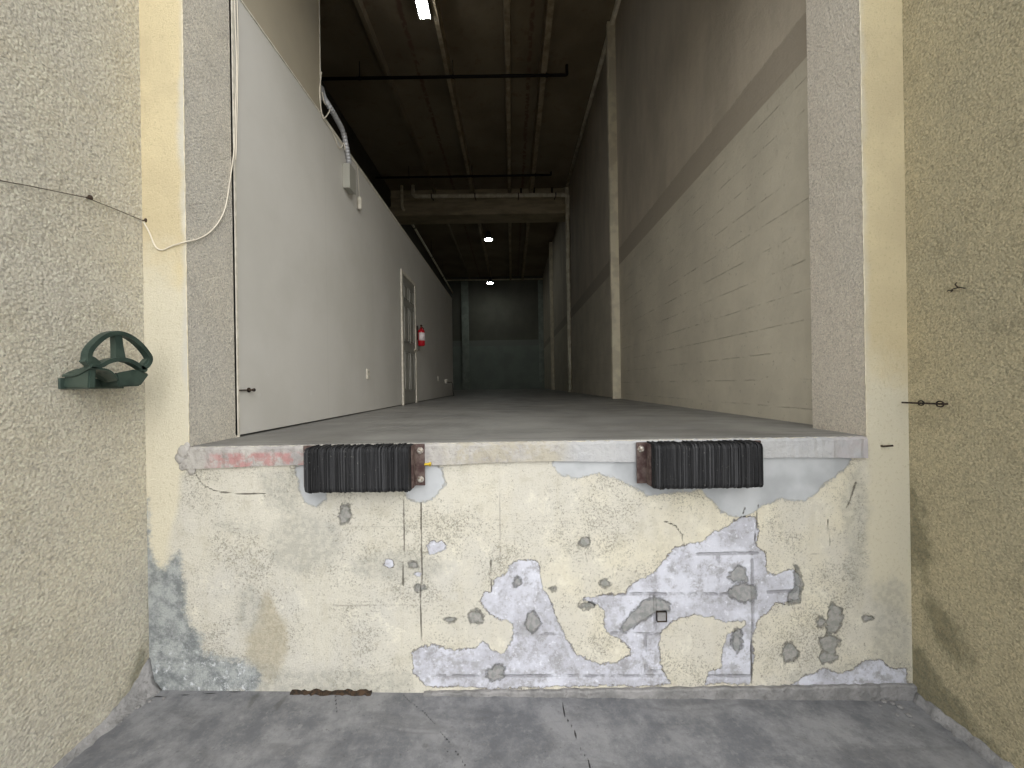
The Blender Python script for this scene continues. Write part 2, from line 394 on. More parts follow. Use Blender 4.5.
# weathered corner beads along the two outer arrises and the two pit corners
def bead(name, x, y, z0, z1, r, mat, seed):
    rr = random.Random(seed); bm = bmesh.new(); pts = []; rad = []
    z = z0
    while z < z1:
        pts.append((x+rr.uniform(-1, 1)*r*.45, y+rr.uniform(-1, 1)*r*.3, z)); rad.append(r*rr.uniform(.6, 1.25)); z += .022
    tube(bm, pts, rad, 7); return struct(link_bm(name, bm, mat, smooth=True))
n = NT('bead_paint'); M_bead = n.done(n.mix(n.step(n.noise(30, 4), .4, .6), C(222, 212, 190), C(206, 196, 170)), .85, n.bump(n.noise(120, 3), .006))
bead('trim_1', XJR, YF+.001, ZD, ZH, .0036, M_bead, 1)
bead('trim_2', XJL, YF+.002, ZD, ZH, .003, M_bead, 2)

# pit side walls
YBK = 0.55
def lw(*pts): return [(onX(x, y, XPL).y, onX(x, y, XPL).z) for x, y in pts]
def rw(*pts): return [(onX(x, y, XPR).y, onX(x, y, XPR).z) for x, y in pts]
mossL = [lw((150,600),(146,640),(132,668),(118,700),(110,728),(128,712),(150,700))]
mossR = [rw((903,470),(914,480),(926,520),(934,560),(926,590),(916,560),(904,580)), rw((906,640),(925,650),(950,690),(985,735),(1010,762),(980,752),(930,716),(906,700)), rw((985,700),(998,708),(1002,722),(990,718)), rw((920,585),(950,610),(975,660),(960,670),(935,640))]
struct(grid('wall_left', lambda u, v: (XPL, u, v), lin(YBK, YF, .03), np.concatenate([lin(-.15, 4, .03), lin(4.1, 4.9, .4)]), None, M_pit_left, dict(moss=mossL), {}))
struct(grid('wall_right', lambda u, v: (XPR, u, v), lin(YBK, YF, .03), np.concatenate([lin(-.15, 4, .03), lin(4.1, 4.9, .4)]), None, M_pit_right, dict(moss=mossR), {}))

bm = bmesh.new(); box(bm, (XPL-.22, YBK, -.2), (XPL-.003, YF, 4.9)); struct(link_bm('wall_left_core', bm, M_pit_left))
bm = bmesh.new(); box(bm, (XPR+.003, YBK, -.2), (XPR+.22, YF, 4.9)); struct(link_bm('wall_right_core', bm, M_pit_right))
# ------------------------------------------------------------------ pit floor
def pit_floor_mat():
    n = NT('pit_floor_concrete'); X, Y, Z = n.sep()
    col = n.mix(n.step(n.noise(3.0, 9, .75), .38, .62), C(100, 101, 105), C(134, 134, 136))
    sw = n.noise(1, 5, .6, n.stretch((2.2, 7, 1)), dist=1)
    col = n.mix(n.math('MULTIPLY', n.step(sw, .5, .7), .5), col, C(90, 90, 92))
    col = n.mix(n.math('MULTIPLY', n.step(n.noise(28, 6, .75), .52, .72), .45), col, C(150, 150, 150))
    col = n.mix(n.math('MULTIPLY', n.step(n.noise(60, 3, .7), .63, .7), .5), col, C(78, 77, 76))
    ck = n.math('ADD', n.attr('crack'), n.math('MULTIPLY_ADD', n.noise(30, 3), .16, -.08))
    cr = n.step(ck, .86, .96)
    col = n.mix(n.math('MULTIPLY', cr, .9), col, C(40, 38, 36))
    d = n.step(n.math('ADD', n.attr('stain'), n.math('MULTIPLY_ADD', n.noise(14, 5, .7), .3, -.15)), .46, .54)
    col = n.mix(n.math('MULTIPLY', d, .6), col, C(84, 83, 82))
    nb = n.bump(n.math('MULTIPLY', cr, -1), .01, 1)
    nb = n.bump(n.noise(50, 4, .7), .004, .8, nb)
    return n.done(col, n.step(n.noise(5, 4), .3, .7, .62, .85), nb, spec=.35)
M_pit = pit_floor_mat()
def gp(*pts): return [(onG(x, y).x, onG(x, y).y) for x, y in pts]
fcr = [gp((400,688),(405,697),(413,704),(424,712),(437,727),(446,738),(455,750),(462,760),(470,775)), gp((558,693),(562,702),(565,716),(574,730),(580,748),(588,760),(592,775)), gp((335,690),(337,712)), gp((150,697),(250,691),(400,689)), gp((520,688),(760,695),(908,700)), gp((440,745),(448,752))]
fst = [gp((290,694),(284,703),(276,712),(275,704),(282,697)), gp((262,690),(256,700),(248,708),(250,700)), gp((423,743),(429,743),(429,748),(423,748))]
struct(grid('floor', lambda u, v: (u, v, floor_z(u)), lin(XPL-.05, XPR+.05, .012), np.concatenate([lin(-1.2, 1.0, .2), lin(1.02, YF+.03, .012)]), None, M_pit, dict(stain=fst), dict(crack=fcr)))
# open yard behind the photographer
n = NT('yard_concrete'); M_yard = n.done(n.mix(n.step(n.noise(.8, 5), .4, .6), C(190, 187, 180), C(170, 168, 162)), .9, n.bump(n.noise(30), .004))
bm = bmesh.new(); box(bm, (-16, -26, -.25), (16, -1.2, -.04)); struct(link_bm('floor_yard', bm, M_yard))

# sill course showing at the foot of the dock face on the right
n = NT('footing_concrete')
col = n.mix(n.step(n.noise(9, 5, .7), .36, .64), C(118, 117, 116), C(146, 144, 143)); col = n.mix(n.math('MULTIPLY', n.step(n.noise(45, 4, .7), .56, .68), .6), col, C(98, 96, 94))
M_foot = n.done(col, .9, n.bump(n.noise(60, 4), .008))
p0 = onF(424, 687); p1 = onF(907, 683)
def ragged_strip(name, x0, x1, ztop, zbot, yfront, yback, mat, seed, step=.03, amp=.004, rnd=.006):
    rr = random.Random(seed); bm = bmesh.new(); rows = []
    k = int((x1-x0)/step)
    for i in range(k+1):
        x = x0+(x1-x0)*i/k; zt = ztop(x)+rr.uniform(-amp, amp); zb = zbot(x); yf = yfront+rr.uniform(-amp, amp)
        rows.append([bm.verts.new(p) for p in [(x, yback, zt), (x, yf+rnd, zt), (x, yf, zt-rnd), (x, yf+rr.uniform(-amp, amp)*.5, (zt+zb)/2), (x, yf+rr.uniform(-amp, amp)*.4, zb), (x, yback, zb)]])
    for a, b in zip(rows, rows[1:]):
        for j in range(6): bm.faces.new([a[j], a[(j+1) % 6], b[(j+1) % 6], b[j]])
    bm.faces.new(rows[0]); bm.faces.new(rows[-1][::-1])
    return link_bm(name, bm, mat)
zf = p1.z
ragged_strip('trim_3', p0.x, XPR, lambda x: zf, lambda x: floor_z(x)-.02, YF-.022, YF+.02, M_foot, 3)
struct(bpy.data.objects['trim_3'])

# ------------------------------------------------------------------ dock slab: nosing and floor
def nosing_mat():
    n = NT('slab_edge_concrete'); X, Y, Z = n.sep()
    col = n.mix(n.step(n.noise(5, 5, .65), .36, .62), C(156, 152, 150), C(178, 174, 168))
    col = n.mix(n.math('MULTIPLY', n.step(n.noise(30, 5, .7), .54, .66), .6), col, C(132, 127, 122))
    rx = n.math('MULTIPLY', n.step(X, -1.62, -1.5), n.step(X, -.98, -1.15))
    rz = n.math('MULTIPLY', n.step(Z, ZD-.025, ZD-.045), rx)
    red = n.math('MULTIPLY', rz, n.step(n.noise(13, 6, .7), .42, .56))
    col = n.mix(n.math('MULTIPLY', red, .8), col, C(170, 122, 120))
    red2 = n.math('MULTIPLY', n.step(X, 1.6, 1.75), n.step(n.noise(9, 4), .4, .6))
    col = n.mix(n.math('MULTIPLY', red2, .45), col, C(176, 140, 130))
    tan = n.math('MULTIPLY', n.math('MULTIPLY', n.step(X, -.4, -.3), n.step(X, .35, .2)), n.step(n.noise(11, 5, .7), .4, .55))
    col = n.mix(n.math('MULTIPLY', tan, .6), col, C(168, 160, 140))
    cem = n.step(X, .2, .35)
    col = n.mix(n.math('MULTIPLY', cem, .6), col, C(176, 178, 182))
    nb = n.bump(n.noise(25, 5, .7), .015, .8)
    return n.done(col, .85, nb, spec=.2)
M_nose = nosing_mat()
def nose_bottom(x):
    return ZD-.108 + .006*math.sin(5*x+1)
o = ragged_strip('trim_4', XJL+.002, XJR-.01, lambda x: ZD-.004, nose_bottom, YF-.018, YF+.05, M_nose, 5, .02, .0035, .012); struct(o)
# broken mortar collar where the slab meets the left pier
bm = bmesh.new(); rr = random.Random(4)
for (x, y, r) in [(185,452,.035), (181,458,.028), (187,464,.03), (192,470,.022), (183,466,.02), (188,446,.018)]:
    p = onF(x, y); mm = bmesh.ops.create_icosphere(bm, subdivisions=2, radius=r)
    for v in mm['verts']:
        v.co = Vector((v.co.x*1.0, v.co.y*.35, v.co.z*1.15))*rr.uniform(.86, 1.1)+Vector((p.x, YF-.004, p.z))
struct(link_bm('trim_5', bm, M_nose, smooth=True))

def dock_floor_mat():
    n = NT('dock_floor_concrete'); X, Y, Z = n.sep()
    col = n.mix(n.step(n.noise(1.1, 6, .6), .35, .65), C(118, 116, 112), C(140, 138, 133))
    col = n.mix(n.math('MULTIPLY', n.step(n.noise(1, 5, .65, n.stretch((1.2, 3.5, 1))), .5, .68), .45), col, C(100, 97, 92))
    j = n.math('ABSOLUTE', n.math('SUBTRACT', Y, 2.20)); jl = n.step(j, .008, .002)
    col = n.mix(n.math('MULTIPLY', jl, .7), col, C(70, 68, 66))
    return n.done(col, n.step(n.noise(3, 5), .3, .7, .42, .68), n.bump(n.noise(22, 5, .6), .002), spec=.4)
M_dock = dock_floor_mat()
bm = bmesh.new(); box(bm, (XO-.05, YF+.02, ZD-.15), (XR+.05, YE+.1, ZD)); struct(link_bm('floor_dock', bm, M_dock))

# ------------------------------------------------------------------ interior shell
def painted_block(name, low, high, band, zlo=3.73, zhi=4.03, axis='Y', lineamt=.22, banded=True):
    n = NT(name); X, Y, Z = n.sep(); H = Y if axis == 'Y' else X
    mottled = n.noise(1.5, 6, .6)
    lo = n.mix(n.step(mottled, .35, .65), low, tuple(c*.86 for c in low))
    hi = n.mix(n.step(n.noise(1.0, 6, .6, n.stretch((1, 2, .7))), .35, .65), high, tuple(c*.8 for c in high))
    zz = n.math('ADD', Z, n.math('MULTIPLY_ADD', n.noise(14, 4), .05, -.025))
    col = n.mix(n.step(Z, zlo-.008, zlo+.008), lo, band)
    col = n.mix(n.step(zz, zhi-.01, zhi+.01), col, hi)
    br = n.t.nodes.new('ShaderNodeTexBrick'); n.put(br.inputs['Vector'], n.comb(H, Z))
    br.inputs['Scale'].default_value = 1; br.inputs['Brick Width'].default_value = 400; br.inputs['Row Height'].default_value = .2
    br.inputs['Mortar Size'].default_value = .005; br.inputs['Mortar Smooth'].default_value = .3
    jt = n.math('MULTIPLY', br.outputs['Fac'], n.step(n.noise(3.2, 6, .8), .46, .62))
    inlow = n.step(Z, zlo, zlo-.02)
    jt = n.math('MULTIPLY', jt, n.math('MULTIPLY_ADD', inlow, .85, .15))
    col = n.mix(n.math('MULTIPLY', jt, lineamt), col, C(70, 62, 50))
    dk = n.step(n.noise(26, 5, .72), .60, .70)
    low2 = n.math('MULTIPLY', dk, n.math('MULTIPLY', inlow, n.step(n.noise(2, 3), .35, .6)))
    col = n.mix(n.math('MULTIPLY', low2, .45), col, C(96, 86, 70))
    nb = n.bump(n.math('MULTIPLY', jt, -1), .008, 1); nb = n.bump(n.noise(35, 5, .7), .006, .9, nb); nb = n.bump(n.noise(3, 4), .03, .4, nb)
    return n.done(col, .75, nb, spec=.3)
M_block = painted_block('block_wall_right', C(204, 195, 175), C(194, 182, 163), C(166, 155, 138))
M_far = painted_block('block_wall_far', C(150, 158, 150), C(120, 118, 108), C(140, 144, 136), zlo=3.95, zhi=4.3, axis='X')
M_dark = painted_block('block_wall_left', C(110, 104, 92), C(84, 78, 68), C(90, 84, 74), axis='Y')
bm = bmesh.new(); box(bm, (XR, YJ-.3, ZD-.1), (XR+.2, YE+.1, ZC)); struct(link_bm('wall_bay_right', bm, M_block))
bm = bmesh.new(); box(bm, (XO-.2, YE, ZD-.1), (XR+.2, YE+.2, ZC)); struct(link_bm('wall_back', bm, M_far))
bm = bmesh.new(); box(bm, (XO-.2, YJ-.3, ZD-.1), (XO, YE+.1, ZC)); struct(link_bm('wall_bay_left', bm, M_dark))
bm = bmesh.new(); box(bm, (XO-.2, YJ-.3, ZD-.1), (XPL-.02, YJ-.1, ZC)); struct(link_bm('wall_bay_front', bm, M_dark))

n = NT('drywall_paint')
X, Y, Z = n.sep()
base = n.mix(n.step(n.noise(.9, 5, .6), .35, .65), C(202, 199, 192), C(194, 191, 183))
sc = n.math('MULTIPLY', n.step(n.noise(7, 5, .7), .62, .72), n.step(Z, 2.2, 1.5))
base = n.mix(n.math('MULTIPLY', sc, .5), base, C(216, 214, 210))
seam = n.math('ABSOLUTE', n.math('SUBTRACT', n.math('FRACT', n.math('DIVIDE', n.math('SUBTRACT', Y, 2.46), 1.22)), .5))
base = n.mix(n.math('MULTIPLY', n.step(seam, .49, .5), .10), base, C(150, 150, 146))
M_dry = n.done(base, .62, n.bump(n.noise(8, 4), .006, .4), spec=.3)
n = NT('drywall_upper_paint')
M_dry_up = n.done(n.mix(n.step(n.noise(1.2, 5), .35, .65), C(170, 160, 140), C(160, 152, 134)), .7, n.bump(n.noise(8, 4), .006, .4))
ZP = onX(350, 155, XL).z
YU = onX(319.5, 60, XL).y
YP = 11.5
bm = bmesh.new(); box(bm, (XL-.12, YJ-.02, ZD+.012), (XL, YP, ZP)); struct(link_bm('wall_partition', bm, M_dry))
bm = bmesh.new(); box(bm, (XL-.12, YJ-.02, ZP), (XL, YU, ZC)); struct(link_bm('wall_partition_upper', bm, M_dry_up))
n = NT('trim_white'); M_trim = n.done(n.mix(n.step(n.noise(20, 3), .4, .6), C(214, 208, 194), C(196, 190, 176)), .6)
bm = bmesh.new(); box(bm, (XL-.14, YU+.02, ZP-.02), (XL+.006, YP, ZP+.012)); struct(link_bm('trim_6', bm, M_trim))
bm = bmesh.new(); box(bm, (XL, YJ-.01, ZP-.006), (XL+.006, YU, ZP+.006)); struct(link_bm('trim_7', bm, M_trim))
bm = bmesh.new(); box(bm, (XL-.125, YU, ZP+.02), (XL+.005, YU+.012, ZC)); struct(link_bm('trim_8', bm, M_trim))
bm = bmesh.new(); box(bm, (XL-.004, YJ-.004, ZD), (XL+.007, YJ+.01, ZC)); struct(link_bm('trim_9', bm, M_trim))

# roof: concrete deck with tees, rust at the joints
n = NT('roof_concrete'); X, Y, Z = n.sep()
col = n.mix(n.step(n.noise(.8, 5), .35, .65), C(150, 136, 112), C(130, 116, 94))
col = n.mix(n.math('MULTIPLY', n.step(n.noise(4, 6, .7), .55, .7), .5), col, C(120, 90, 68))
for xx in (-1.86, .46):
    d = n.math('ABSOLUTE', n.math('SUBTRACT', n.math('ADD', X, n.math('MULTIPLY_ADD', n.noise(6, 4), .1, -.05)), xx))
    col = n.mix(n.math('MULTIPLY', n.step(d, .06, .02), n.step(n.noise(9, 4), .4, .5)), col, C(122, 96, 78))
M_roof = n.done(col, .9, n.bump(n.noise(10, 4), .01))
bm = bmesh.new(); box(bm, (XO-.2, YF, ZC), (XR+.2, YE+.2, ZC+.2)); struct(link_bm('ceiling', bm, M_roof))
n = NT('tee_concrete'); M_tee = n.done(n.mix(n.step(n.noise(5, 5, .7), .35, .65), C(184, 168, 140), C(150, 134, 108)), .9, n.bump(n.noise(14, 4), .01))
DEP = .28
def tee(name, px_top, w, dep=DEP, mat=M_tee):
    p = onZ(px_top, 4, ZC-dep)
    for (y0, y1) in ((YJ, YB), (YB+.5, YE)):
        bm = bmesh.new(); x = p.x
        prism(bm, [(x-w*.5, ZC-dep), (x+w*.5, ZC-dep), (x+w*.75, ZC+.01), (x-w*.75, ZC+.01)], 'Y', y0, y1)
        struct(link_bm(name, bm, mat))
tee('ceiling_tee', 433, .08); tee('ceiling_tee', 507, .09); tee('ceiling_tee', 551, .11)
tee('ceiling_tee', 357, .07, .16, M_roof)
# cross beam with bearing ledge, plus column-top blocks
n = NT('beam_concrete'); M_beam = n.done(n.mix(n.step(n.noise(2.5, 5, .6, n.stretch((.6, 1, 3))), .35, .65), C(196, 182, 154), C(168, 154, 128)), .85, n.bump(n.noise(20, 4), .006))
zb = onY(480, 216, YB).z; zl = onY(480, 207, YB).z
bm = bmesh.new(); box(bm, (XO, YB+.02, zl), (XR, YB+.5, ZC)); box(bm, (XO, YB-.12, zb), (XR, YB+.62, zl))
zm = onY(480, 197, YB).z; box(bm, (XO, YB-.03, zm), (XR, YB+.04, zm+.05)); struct(link_bm('ceiling_beam', bm, M_beam))
n = NT('galvanised_dark'); M_hang = n.done(C(60, 46, 36), .8)
for i, x in enumerate((521, 534, 552)):
    p = onY(x, 190, YB-.03); bm = bmesh.new(); box(bm, (p.x-.03, YB-.03, p.z-.12), (p.x+.03, YB+.03, p.z+.2)); struct(link_bm('ceiling_bracket', bm, M_hang))

# steel columns / pilasters against the block walls
n = NT('column_paint'); M_colm = n.done(n.mix(n.step(n.noise(5, 4), .4, .6), C(232, 222, 196), C(214, 204, 180)), .6, n.bump(n.noise(30), .003))
def column(px, y, w, d, name='wall_column'):
    bm = bbox((XR-d, y, ZD), (XR+.01, y+w, ZC-.02), .008)
    return struct(link_bm(name, bm, M_colm))
column(0, 7.28, .10, .145)
column(0, 13.25, .22, .10)
column(0, 18.6, .25, .14)
n = NT('pilaster_paint'); M_pil = n.done(n.mix(n.step(n.noise(4, 4), .4, .6), C(166, 173, 164), C(148, 155, 146)), .7)
for px0, px1 in ((462, 469), (547, 553)):
    a = onY(px0, 350, YE-.15); b = onY(px1, 350, YE-.15)
    if b.x > XR: b.x = XR
    bm = bbox((min(a.x, XR-.3), YE-.15, ZD), (b.x, YE+.01, ZC-.3), .01); struct(link_bm('wall_pilaster', bm, M_pil))
bm = bbox((XO, YE-.05, ZC-.24), (XR, YE+.01, ZC-.16), .01); struct(link_bm('trim_10', bm, M_colm))

# ------------------------------------------------------------------ door in the partition
n = NT('door_paint'); M_door = n.done(n.mix(n.step(n.noise(3, 4), .4, .6), C(150, 148, 140), C(140, 138, 130)), .5)
n = NT('brushed_nickel'); M_nickel = n.done(C(200, 192, 178), .3, metal=1)
Y0 = XL/onX(401.5, 350, XL).x*onX(401.5, 350, XL).y; Y1 = onX(415.6, 350, XL).y; ZT = onX(401.5, 270, XL).z
door = bpy.data.objects.new('door_1', None); COL.objects.link(door); door.location = (XL, (Y0+Y1)/2, ZD); door['kind'] = 'structure'
L = door.location
fb = bmesh.new()
cw = .06
for a, b in (((XL-.01, Y0, ZD), (XL+.022, Y0+cw, ZT)), ((XL-.01, Y1-cw, ZD), (XL+.022, Y1, ZT)), ((XL-.01, Y0+cw, ZT-cw), (XL+.022, Y1-cw, ZT))):
    merge(fb, bbox(a, b, .003))
link_bm('door_frame', fb, M_trim, door, L)
db = bmesh.new(); box(db, (XL-.01, Y0+cw, ZD+.012), (XL+.006, Y1-cw, ZT-cw))
dw = (Y1-Y0-2*cw); st = .10; pw = (dw-3*st)/2
for col_i in range(2):
    yy = Y0+cw+st+col_i*(pw+st)
    for (z0, z1) in ((.22, .82), (.98, 1.52), (1.62, 1.84)):
        H = ZT-ZD; z0 *= H/2.03; z1 *= H/2.03
        # raised moulding round a fielded panel
        for a, b in (((yy-.008, z0-.008), (yy+pw+.008, z0+.014)), ((yy-.008, z1-.014), (yy+pw+.008, z1+.008)), ((yy-.008, z0), (yy+.014, z1)), ((yy+pw-.014, z0), (yy+pw+.008, z1))):
            box(db, (XL+.004, a[0], ZD+a[1]), (XL+.018, b[0], ZD+b[1]))
        merge(db, bbox((XL+.002, yy+.035, ZD+z0+.035), (XL+.014, yy+pw-.035, ZD+z1-.035), .004))
leaf = link_bm('door_leaf', db, M_door, door, L)
hz = onX(415, 349.5, XL+.05).z; hb = bmesh.new()
hy = Y1-cw-.06
cyl(hb, (XL+.0, hy, hz), (XL+.012, hy, hz), .03); cyl(hb, (XL+.01, hy, hz), (XL+.09, hy, hz), .013); tube(hb, smooth_path([(XL+.085, hy, hz), (XL+.09, hy-.05, hz), (XL+.085, hy-.12, hz-.004)]), .012, 8)
link_bm('door_handle', hb, M_nickel, door, L, smooth=True)

# ------------------------------------------------------------------ bumpers
def rubber():
    n = NT('laminated_rubber'); 
    col = n.mix(n.step(n.noise(1, 5, .7, n.stretch((160, 3, 1.5))), .42, .68), C(20, 20, 22), C(66, 66, 68))
    col = n.mix(n.math('MULTIPLY', n.step(n.noise(70, 3, .7), .66, .72), .6), col, C(140, 138, 132))
    return n.done(col, .75, n.bump(n.noise(90, 4), .003), spec=.3)
M_rub = rubber()
n = NT('rusty_steel'); M_rust = n.done(n.mix(n.step(n.noise(22, 5, .7), .4, .62), C(78, 60, 58), C(112, 98, 92)), .8, n.bump(n.noise(60, 4), .003), metal=.3)
n = NT('zinc_bolt'); M_zinc = n.done(n.mix(n.step(n.noise(90, 3), .4, .6), C(190, 186, 178), C(140, 128, 116)), .45, metal=.6)
n = NT('brass'); M_brass = n.done(C(206, 176, 60), .35, metal=.8)
def bumper(xa, xb, ya, yb, plate_side, label, seed):
    rr = random.Random(seed); dep = .115; yf = YF-.018-dep
    a = onY(xa, ya, yf); b = onY(xb, yb, yf); x0, x1, zt, zbm = a.x, b.x, a.z, b.z
    root = thing('dock_bumper', label, 'bumper', ((x0+x1)/2, YF-.019, zbm), 'rubber bumpers on the dock edge'); Lr = root.location
    nl = 84; t = (x1-x0)/nl; bm = bmesh.new()
    for i in range(nl):
        dz0 = rr.uniform(-.004, .004); dz1 = rr.uniform(-.004, .003); dy = rr.uniform(-.003, .002)
        r = .022; X0 = x0+i*t+.0004; X1 = X0+t*rr.uniform(.72, .98)
        out = []
        yb_ = YF-.02; yy = yf+dy
        out = [(yb_, zbm+dz1), (yy+r, zbm+dz1), (yy+r*.3, zbm+dz1+r*.3), (yy, zbm+dz1+r), (yy, zt+dz0-r), (yy+r*.3, zt+dz0-r*.3), (yy+r, zt+dz0), (yb_, zt+dz0)]
        prism(bm, out, 'X', X0, X1)
    link_bm('rubber_pad', bm, M_rub, root, Lr)
    # clamping angles at both ends, with studs
    for s in (-1, 1):
        xe = x0 if s < 0 else x1; w = .055
        pb = bmesh.new(); 
        box(pb, (xe, YF-.030, zbm+.008), (xe+s*w, YF-.020, zt-.002))
        box(pb, (xe-.0+s*.001, YF-.021, zbm+.008), (xe+s*.008, yf+.045, zt-.004))
        pl = link_bm('steel_angle', pb, M_rust, root, Lr); pl['label'] = 'rusty steel end angle'
        for q, zz in enumerate((zt-.035, zbm+.04)):
            if s < 0 and plate_side < 0 and q: continue
            kb = bmesh.new(); c = (xe+s*w*.62, YF-.030, zz)
            lathe(kb, [(.017, 0), (.017, -.003), (.012, -.003), (.012, -.014), (.007, -.016), (.007, -.024)], c, 'Y', 12)
            link_bm('bolt', kb, M_zinc, pl, Vector((0,0,0)) if False else Lr)
    if plate_side > 0:
        kb = bmesh.new(); p = onY(426, 464.5, YF-.03); cyl(kb, (x1+.055, YF-.026, p.z), (x1+.085, YF-.026, p.z), .007, 10); cyl(kb, (x1+.078, YF-.026, p.z), (x1+.088, YF-.026, p.z), .011, 6)
        q = link_bm('nipple', kb, M_brass, root, Lr); q['label'] = 'small yellow brass fitting'
    return root
bumper(303.5, 409, 448.5, 492.5, 1, 'black laminated rubber dock bumper, the left one, with yellow brass fitting on its rusty angle', 1)
bumper(654.5, 763.5, 445, 488.5, -1, 'black laminated rubber dock bumper, the right one, above the peeling grey patch', 2)

# ------------------------------------------------------------------ green plastic hose hanger on the left pit wall
n = NT('green_plastic'); M_green = n.done(n.mix(n.step(n.noise(12, 3), .4, .6), C(46, 60, 54), C(62, 76, 68)), .42, spec=.4)
XH = XPL+.17
hl = onX(105, 385, XPL); root = thing('hose_hanger', 'dark green plastic hose hanger with arched spoked front, fixed to the left stucco wall', 'hose hanger', (XPL, hl.y, hl.z)); Lr = root.location
def hp(x, y, X=XH): return onX(x, y, X)
def ribbon(bm, pts, hw, x0, x1, closed=False):
    """flat band following pts (world, YZ plane), half width hw, thick from x0 to x1"""
    P = [Vector((p.y, p.z)) for p in pts]; N = len(P); L_, R_ = [], []
    for i in range(N):
        a = P[i-1] if (i or closed) else P[i]; b = P[(i+1) % N] if (i < N-1 or closed) else P[i]
        t = (b-a).normalized(); nn = Vector((-t.y, t.x)); w = hw[i] if isinstance(hw, list) else hw
        L_.append(P[i]+nn*w); R_.append(P[i]-nn*w)
    rows = [[bm.verts.new((x1, l.x, l.y)), bm.verts.new((x0, l.x, l.y)), bm.verts.new((x0, r.x, r.y)), bm.verts.new((x1, r.x, r.y))] for l, r in zip(L_, R_)]
    seq = list(zip(rows, rows[1:]))+([(rows[-1], rows[0])] if closed else [])
    for a, b in seq:
        for j in range(4): bm.faces.new([a[j], a[(j+1) % 4], b[(j+1) % 4], b[j]])
    if not closed: bm.faces.new(rows[0]); bm.faces.new(rows[-1][::-1])
fb = bmesh.new()
ring = smooth_path([hp(*q) for q in ((90.5,362),(90,358),(92,350),(100,341),(109,335),(119,333),(130,336),(140,343),(148,352),(151.5,359),(148,366),(142,368))], 4)
ribbon(fb, ring, .0095, XH-.03, XH)
low = smooth_path([hp(*q) for q in ((92,366),(101,366),(110,361.5),(120,359.5),(130,360.5),(140,365.5),(147,371))], 4)
ribbon(fb, low, .009, XH-.035, XH)
link_bm('front_arch', fb, M_green, root, Lr, smooth=False)
for pts, w in (([(119.5,334),(120.5,346),(122,360)], [.016,.018,.024]), ([(88,358),(94,362),(100,366)], [.018,.022,.018]), ([(150,360),(146,366),(142,369)], [.010,.014,.014])):
    sb = bmesh.new(); ribbon(sb, [hp(*q) for q in pts], w, XH-.028, XH-.004); link_bm('spoke', sb, M_green, root, Lr)
# saddle: two hollow curved arms running back to the wall plate
def arm(bm, front, back, th=.006):
    A = [hp(*q) for q in front]; B = [onX(q[0], q[1], XPL+.012) for q in back]
    A = smooth_path(A, 3); B = smooth_path(B, 3); n_ = min(len(A), len(B)); K = 5; G = []
    for i in range(n_):
        row = []
        for k in range(K+1):
            t = k/K; p = A[i].lerp(B[i], t); p.z += -.012*math.sin(math.pi*t); row.append(p)
        G.append(row)
    top = [[bm.verts.new(p) for p in r] for r in G]; bot = [[bm.verts.new(p+Vector((0, 0, -th))) for p in r] for r in G]
    for i in range(n_-1):
        for k in range(K):
            bm.faces.new([top[i][k], top[i+1][k], top[i+1][k+1], top[i][k+1]]); bm.faces.new([bot[i][k], bot[i][k+1], bot[i+1][k+1], bot[i+1][k]])
    for i in range(n_-1):
        bm.faces.new([top[i][0], bot[i][0], bot[i+1][0], top[i+1][0]]); bm.faces.new([top[i][K], top[i+1][K], bot[i+1][K], bot[i][K]])
    for k in range(K):
        bm.faces.new([top[0][k], top[0][k+1], bot[0][k+1], bot[0][k]]); bm.faces.new([top[-1][k], bot[-1][k], bot[-1][k+1], top[-1][k+1]])
def solid_arm(bm, front, back, xf, xb):
    """solid lump lofted between two outlines of equal point count"""
    A = [bm.verts.new(onX(q[0], q[1], xf)) for q in front]; B = [bm.verts.new(onX(q[0], q[1], xb)) for q in back]; N = len(A)
    bm.faces.new(A); bm.faces.new(B[::-1])
    for i in range(N): bm.faces.new([A[i], B[i], B[(i+1) % N], A[(i+1) % N]])
ab = bmesh.new(); solid_arm(ab, [(90,363),(97,368),(96,388),(88,389)], [(64,374),(72,372),(73,390),(63,388)], XH-.01, XPL+.004)
bmesh.ops.bevel(ab, geom=ab.edges[:], offset=.006, segments=2, affect='EDGES'); link_bm('saddle_arm', ab, M_green, root, Lr)
ab = bmesh.new(); solid_arm(ab, [(116,373),(136,369),(150,374),(141,386),(119,387)], [(98,377),(110,374),(122,377),(117,386),(100,387)], XH-.012, XPL+.004)
bmesh.ops.bevel(ab, geom=ab.edges[:], offset=.006, segments=2, affect='EDGES'); link_bm('saddle_arm', ab, M_green, root, Lr)
ab = bmesh.new(); arm(ab, [(90,366),(98,367.5),(108,369),(114,373),(118,378)], [(62,375),(70,371),(80,368.5),(90,372),(99,378)], .008); link_bm('saddle', ab, M_green, root, Lr)
ab = bmesh.new(); a_ = onX(60, 388, XPL+.01); b_ = onX(124, 370, XPL+.01)
merge(ab, bbox((XPL, a_.y, min(a_.z, b_.z)-.005), (XPL+.01, b_.y, onX(62, 378, XPL+.01).z), .003)); link_bm('wall_plate', ab, M_green, root, Lr)

